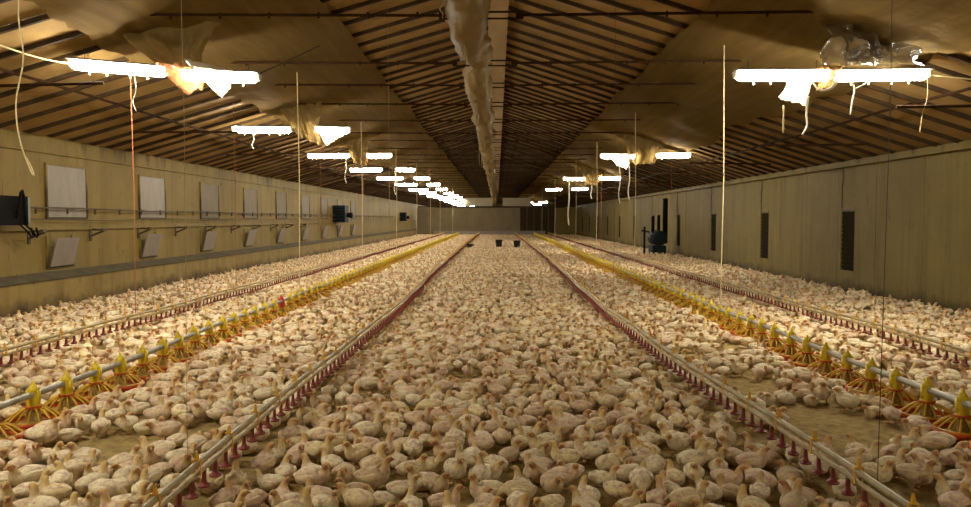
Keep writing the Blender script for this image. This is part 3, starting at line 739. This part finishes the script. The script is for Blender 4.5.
CREAM = np.array(lin(240, 227, 190)[:3]); HEADC = np.array(lin(222, 190, 122)[:3]); FACE = np.array(lin(192, 142, 108)[:3])
def chick_parts(neck, yaw, sit, nr=26, ns=14, seed=0, lite=0):
    """returns part -> (verts Nx3, faces, colours Nx4); colour alpha = how much bare pink skin may show"""
    R = interp_rings(rings_for(neck), nr); dz = -.052 if sit else -.016
    wsit = 1.10 if sit else 1.0
    pts = R[:, :2]; tang = np.gradient(pts, axis=0); tang /= np.linalg.norm(tang, axis=1)[:, None] + 1e-9
    V = []; col = []; piv = .062
    hp = np.array([(.066), 0.0])
    def turn(p, w):
        a = yaw * w; x, y = p[0] - .068, p[1]
        return np.array([.068 + x * math.cos(a) - y * math.sin(a), x * math.sin(a) + y * math.cos(a), p[2]])
    for i in range(nr):
        x, z, ry, rz, w = R[i]; fat = 1 + .08 * min(w, 1) if i < nr - 3 else 1
        ry = max(ry, .0015) * (wsit if w < .05 else fat); rz = max(rz, .0015) * fat; w = min(max(w, 0), 1); tx, tz = tang[i]
        for j in range(ns):
            a = 2 * PI * j / ns; cy, sz = math.cos(a) * ry, math.sin(a) * rz
            p = np.array([x - tz * sz, cy, z + tx * sz + dz])
            p = turn(p, w)
            if sit and w < .5 and p[2] < .004: p[2] = .004 + .1 * (p[2] - .004)
            if lite == 0: p = p + .0045 * (1 - .7 * w) * np.array(noise.noise_vector(Vector(p * 38) + Vector((seed * 7, 0, 0))))
            V.append(p)
            c = CREAM * (1 - w) + HEADC * w
            pink = .75 * (1 - w)
            if w > .93 and math.sin(a) < .75:
                c = FACE if abs(cy) > .006 else .5 * (FACE + HEADC)
            low = max(0, -math.sin(a)) * (1 - w)
            c = c * (1 - .0 * low); col.append((c[0], c[1], c[2], pink))
    F = []
    for i in range(nr - 1):
        for j in range(ns): F.append((i * ns + j, i * ns + (j + 1) % ns, (i + 1) * ns + (j + 1) % ns, (i + 1) * ns + j))
    F.append(tuple(range(ns - 1, -1, -1))); F.append(tuple(range((nr - 1) * ns, nr * ns)))
    P = {'body': (np.array(V), F, np.array(col))}
    # head frame for beak and eyes
    h = R[-1]; hd = R[-3]; tx, tz = tang[-3]
    def head_tube(pts, rad, n):
        b = MB().tube(pts, rad, n); v = np.array([turn(np.array(q), 1.0) for q in b.v]); return v, b.f
    tip = (h[0] + tx * .016, 0, h[1] + tz * .016 - .003 + dz)
    v, f = head_tube([(h[0] - tx * .008, 0, h[1] - tz * .008 + dz), (h[0] + tx * .005, 0, h[1] + tz * .005 + dz - .0005), tip], [.0075, .0055, .001], 6 if lite < 2 else 4)
    P['beak'] = (v, f, None)
    if lite == 0:
        e = R[-3 - max(1, nr // 26)]
        for s in (1, -1):
            bm = bmesh.new(); bmesh.ops.create_icosphere(bm, subdivisions=1, radius=.0036)
            vv = np.array([turn(np.array((q.co.x + hd[0] + tz * -.004, q.co.y + s * hd[2] * .93, q.co.z + hd[1] + tx * .004 + dz)), 1.0) for q in bm.verts])
            P['eye' if s > 0 else 'eye2'] = (vv, [tuple(x.index for x in g.verts) for g in bm.faces], None); bm.free()
    if lite < 2:
        for s in (1, -1):
            W = interp_rings([(.040, .118, .010, .012), (.020, .114, .012, .026), (-.015, .112, .011, .030), (-.05, .114, .008, .022), (-.085, .120, .004, .008)], 9 if lite == 0 else 4)
            m = 8 if lite == 0 else 5; vv = []; ff = []
            for (x, z, ry, rz) in W:
                bw = np.interp(x, R[:12 * nr // 26, 0], R[:12 * nr // 26, 2]) * wsit
                for j in range(m):
                    a = 2 * PI * j / m; p = np.array([x, s * (bw * .93 + math.cos(a) * ry), z + math.sin(a) * rz + dz])
                    if lite == 0: p = p + .003 * np.array(noise.noise_vector(Vector(p * 50)))
                    vv.append(p)
            k = len(W)
            for i in range(k - 1):
                for j in range(m): ff.append((i * m + j, i * m + (j + 1) % m, (i + 1) * m + (j + 1) % m, (i + 1) * m + j))
            ff += [tuple(range(m - 1, -1, -1)), tuple(range((k - 1) * m, k * m))]
            c = np.tile(np.append(CREAM * 1.02, .35), (len(vv), 1)); P['wing' if s > 0 else 'wing2'] = (np.array(vv), ff, c)
    if not sit and lite < 2:
        for s in (1, -1):
            b = MB(); n = 6 if lite == 0 else 4
            b.tube([(.005, s * .030, .085), (-.006, s * .032, .062), (-.012, s * .033, .045), (.0, s * .034, .008)], [.017, .011, .0065, .006], n)
            if lite == 0:
                for a in (-.5, 0, .5): b.tube([(.0, s * .034, .007), (.036 * math.cos(a), s * .034 + .036 * math.sin(a), .004)], [.0055, .0032], 4)
                b.tube([(.0, s * .034, .006), (-.018, s * .034, .004)], [.005, .003], 4)
            P['leg' if s > 0 else 'leg2'] = (np.array(b.v), b.f, None)
    elif sit and lite == 0:
        for s in (1, -1):
            b = MB()
            for a in (-.45, 0, .45): b.tube([(.03, s * .036, .008), (.03 + .045 * math.cos(a), s * .038 + .03 * math.sin(a), .005)], [.006, .0035], 4)
            P['leg' if s > 0 else 'leg2'] = (np.array(b.v), b.f, None)
    return P

VARS = [('up', .15, False), ('up', .9, False), ('up', -.9, False), ('tall', -.2, False), ('mid', .3, False), ('down', .1, False),
        ('up', .4, True), ('up', -1.0, True), ('tuck', .6, True), ('mid', -.4, True), ('tuck', -1.3, True), ('tall', .7, True)]
def part_mesh(name, vfc, mat):
    me = bpy.data.meshes.new(name); me.from_pydata([tuple(p) for p in vfc[0]], [], vfc[1]); me.materials.append(mat)
    if vfc[2] is not None:
        ca = me.color_attributes.new('Col', 'FLOAT_COLOR', 'POINT'); ca.data.foreach_set('color', np.array(vfc[2], np.float32).ravel())
    me.polygons.foreach_set('use_smooth', [True] * len(me.polygons)); me.update(); return me
PM = {'body': 'chick', 'wing': 'chick', 'beak': 'beak', 'eye': 'eye', 'leg': 'leg'}
VPARTS = [chick_parts(nk, yw, st, seed=i) for i, (nk, yw, st) in enumerate(VARS)]
VMESH = [{k: part_mesh(k.rstrip('2'), p, M[PM[k.rstrip('2')]]) for k, p in vp.items()} for vp in VPARTS]

# scatter: dart throwing with a varying gap, open litter patches kept free
CAMR = cam.rotation_euler.to_matrix().transposed()
def project(x, y, z):
    q = CAMR @ Vector((x, y, z - CAMZ))
    if q.z > -.05: return None
    return (485.5 + F * q.x / -q.z, 253.5 - F * q.y / -q.z)
PATCH = [(2.35, 5.15, .42, .62), (2.15, 6.3, .25, .5), (1.95, 4.65, .2, .25), (-2.45, 4.55, .38, .28), (-1.05, 5.85, .4, .16), (.75, 5.35, .3, .14), (-2.05, 4.9, .25, .15), (-.25, 6.5, .3, .15),
         (1.0, 4.35, .12, .12), (2.6, 8.2, .2, .5), (.05, 4.05, .10, .10)]
def free(x, y):
    for cx, cy, a, b in PATCH:
        if ((x - cx) / a) ** 2 + ((y - cy) / b) ** 2 < 1 + .5 * noise.noise(Vector((x * 4, y * 4, 0))): return False
    if noise.noise(Vector((x * .8, y * .8, 5))) + .5 * noise.noise(Vector((x * 2.2, y * 2.2, 1))) < -.62: return False
    return True
PG = {}
for px, py, pz in PANS: PG.setdefault((int(px // .5), int(py // .5)), []).append((px, py))
def near_pan(x, y):
    for a in (-1, 0, 1):
        for b in (-1, 0, 1):
            for (px, py) in PG.get((int(x // .5) + a, int(y // .5) + b), ()):
                if (px - x) ** 2 + (py - y) ** 2 < .255 ** 2: return True
    return False
LINES = (dL, dR, oL, oR)
birds = []; grid = {}
def try_add(x, y, d):
    gx, gy = int(x // .22), int(y // .22)
    for a in (-1, 0, 1):
        for b in (-1, 0, 1):
            for (qx, qy) in grid.get((gx + a, gy + b), ()):
                if (qx - x) ** 2 + (qy - y) ** 2 < d * d: return False
    grid.setdefault((gx, gy), []).append((x, y)); return True
r2 = random.Random(11)
def attempt(y0, y1, n, d):
    for _ in range(n):
        y = r2.uniform(y0, y1); h = .66 * y + 1.6
        x = r2.uniform(max(XL + .42, -h), min(XR - .2, h))
        dd = d * r2.uniform(.92, 1.12)
        if near_pan(x, y) or not free(x, y): continue
        if any(abs(x - (ln(y) + .0)) < .075 for ln in LINES): continue
        if abs(y - 36.0) < .45 and min(abs(x + 1.3), abs(x - .09), abs(x - .97)) < .35: continue
        if 5.6 < x < 6.7 and 28.3 < y < 29.7: continue
        if not try_add(x, y, dd): continue
        birds.append((x, y))
attempt(1.8, 10, 75000, .138)
attempt(10, 24, 80000, .150)
attempt(24, 64.2, 120000, .168)
# orientation: choose the heading that crowds the neighbours least
BG = {}
for i, (x, y) in enumerate(birds): BG.setdefault((int(x // .3), int(y // .3)), []).append(i)
heads = [0.0] * len(birds); done = [False] * len(birds)
def caps(x, y, a): return [(x + math.cos(a) * q, y + math.sin(a) * q) for q in (-.075, -.02, .035, .085)]
order = sorted(range(len(birds)), key=lambda i: birds[i][1])
CAP = {}
for i in order:
    x, y = birds[i]; best = None
    if y > 14:
        heads[i] = r2.uniform(0, 2 * PI); continue
    nb = [k for a in (-1, 0, 1) for b in (-1, 0, 1) for k in BG.get((int(x // .3) + a, int(y // .3) + b), ()) if k != i and done[k]]
    for _ in range(10):
        a = r2.uniform(0, 2 * PI); cc = caps(x, y, a); s = 0
        for k in nb:
            for (px, py) in CAP[k]:
                for (qx, qy) in cc:
                    dd = .085 - math.hypot(px - qx, py - qy)
                    if dd > 0: s += dd
        for ln in LINES:
            for q in (cc[0], cc[3]):
                dd = .05 - abs(q[0] - ln(q[1]))
                if dd > 0: s += dd * 2
        for (px, py) in [p for a_ in (-1, 0, 1) for b_ in (-1, 0, 1) for p in PG.get((int(x // .5) + a_, int(y // .5) + b_), ())]:
            for q in (cc[0], cc[3]):
                dd = .2 - math.hypot(px - q[0], py - q[1])
                if dd > 0: s += dd * 3
        if best is None or s < best[0]: best = (s, a, cc)
    heads[i] = best[1]; CAP[i] = best[2]; done[i] = True

def tint():
    r = r2.random()
    if r < .45: c = (1.0, .99, .96); n = 'cream'
    elif r < .63: c = (1.0, .95, .80); n = 'yellowish'
    elif r < .9: c = (.93, .82, .80); n = 'pinkish'
    else: c = (.80, .72, .62); n = 'dusky'
    k = r2.uniform(.86, 1.04)
    return tuple(min(1, q * k) for q in c), n

indiv = []
for i in order:
    x, y = birds[i]; p = project(x, y, .1)
    if p and -6 < p[0] < 977 and p[1] < 512 and len(indiv) < 300: indiv.append(i)
indset = set(indiv)
info = []
for i in indiv:
    x, y = birds[i]; v = r2.choice((0, 1, 2, 3, 4, 5, 6, 6, 7, 7, 8, 9, 10, 11, 0, 3)); c, cn = tint(); s = r2.uniform(.74, .95)
    a = heads[i] % (2 * PI)
    d = 'right' if a < PI / 4 or a > 7 * PI / 4 else 'away' if a < 3 * PI / 4 else 'left' if a < 5 * PI / 4 else 'forward'
    px = project(x, y, .1)
    zone = 0 if x < dL(y) else 1 if x < dR(y) else 2
    row = min(11, int((512 - px[1]) / 11))
    info.append([i, v, c, cn, s, d, zone, row, px[0]])
cells = {}
for q in info: cells.setdefault((q[6], q[7]), []).append(q)
for cell in cells.values():
    cell.sort(key=lambda q: q[8])
    for k, q in enumerate(cell): q.append(k)
ZN = ('left of both drinker lines', 'between the drinker lines', 'right of both drinker lines')
for (i, v, c, cn, s, d, zone, row, px, k) in info:
    x, y = birds[i]; sit = VARS[v][2]
    lab = '%s %s chicken facing %s, %s from left, %s row, %s' % (cn, 'sitting' if sit else 'standing', d, ORD[min(k, 29)], ORD[row], ZN[zone])
    t = thing('chicken', lab, 'chicken', (x, y, 0), heads[i], 'chickens in the foreground')
    t.scale = (s, s, s)
    for kk, me in VMESH[v].items():
        o = bpy.data.objects.new(kk.rstrip('2'), me); C.objects.link(o); o.parent = t
        o.color = (c[0], c[1], c[2], 1)

# the rest of the flock: one object, coarser with distance
LOD = [[chick_parts(nk, yw, st, 26, 14, i, 0) for i, (nk, yw, st) in enumerate(VARS)],
       [chick_parts(nk, yw, st, 17, 9, i, 1) for i, (nk, yw, st) in enumerate(VARS)],
       [{k: p for k, p in chick_parts(nk, yw, st, 9, 5, i, 2).items() if k != 'beak'} for i, (nk, yw, st) in enumerate(VARS)]]
def joined(P):
    vs = []; fs = []; cs = []; ms = []; base = 0; beak = np.array(list(lin(206, 158, 104)[:3]) + [0.0]); eye = np.array([.01, .007, .005, 0])
    for k, (v, f, c) in P.items():
        vs.append(np.array(v)); cs.append(np.array(c) if c is not None else np.tile(eye if k.startswith('eye') else beak, (len(v), 1)))
        for q in f: fs.append([j + base for j in q])
        base += len(v)
    L = np.concatenate([np.array(q) for q in fs]); T = np.array([len(q) for q in fs])
    return np.concatenate(vs), np.concatenate(cs), L, T
LODJ = [[joined(P) for P in row] for row in LOD]
AV = []; AC = []; AT = []; AL = []; ATOT = []; base = 0
for i in order:
    if i in indset: continue
    x, y = birds[i]; l = 0 if y < 5.9 and abs(x) < .66 * y + .2 else 1 if y < 11.5 else 2
    V, Cc, L, T = LODJ[l][r2.choice((0, 1, 2, 3, 4, 5, 6, 6, 7, 7, 8, 9, 10, 11, 0, 3))]
    s = r2.uniform(.74, .95); a = heads[i]; ca, sa = math.cos(a) * s, math.sin(a) * s
    W = np.empty((len(V), 3), np.float32); W[:, 0] = V[:, 0] * ca - V[:, 1] * sa + x; W[:, 1] = V[:, 0] * sa + V[:, 1] * ca + y; W[:, 2] = V[:, 2] * s
    c, _ = tint()
    AV.append(W); AC.append(Cc.astype(np.float32)); AT.append(np.tile(np.array(c + (1,), np.float32), (len(V), 1))); AL.append(L + base); ATOT.append(T); base += len(V)
V = np.concatenate(AV); L = np.concatenate(AL).astype(np.int32); T = np.concatenate(ATOT).astype(np.int32)
me = bpy.data.meshes.new('chicken_flock')
me.vertices.add(len(V)); me.vertices.foreach_set('co', V.ravel())
me.loops.add(len(L)); me.loops.foreach_set('vertex_index', L)
me.polygons.add(len(T)); st = np.zeros(len(T), np.int32); st[1:] = np.cumsum(T)[:-1]
me.polygons.foreach_set('loop_start', st)
me.polygons.foreach_set('use_smooth', np.ones(len(T), bool))
me.materials.append(M['flock']); me.update(calc_edges=True)
for nm, arr in (('Col', AC), ('Tint', AT)):
    ca = me.color_attributes.new(nm, 'FLOAT_COLOR', 'POINT'); ca.data.foreach_set('color', np.concatenate(arr).ravel())
o = obj('chicken_flock', me); o['kind'] = 'stuff'
tag(o, 'dense flock of white chickens covering the litter behind the foreground birds', 'chickens')
print('BIRDS', len(birds), 'TRIS', int((T - 2).sum()), 'indiv depth', birds[indiv[-1]][1])
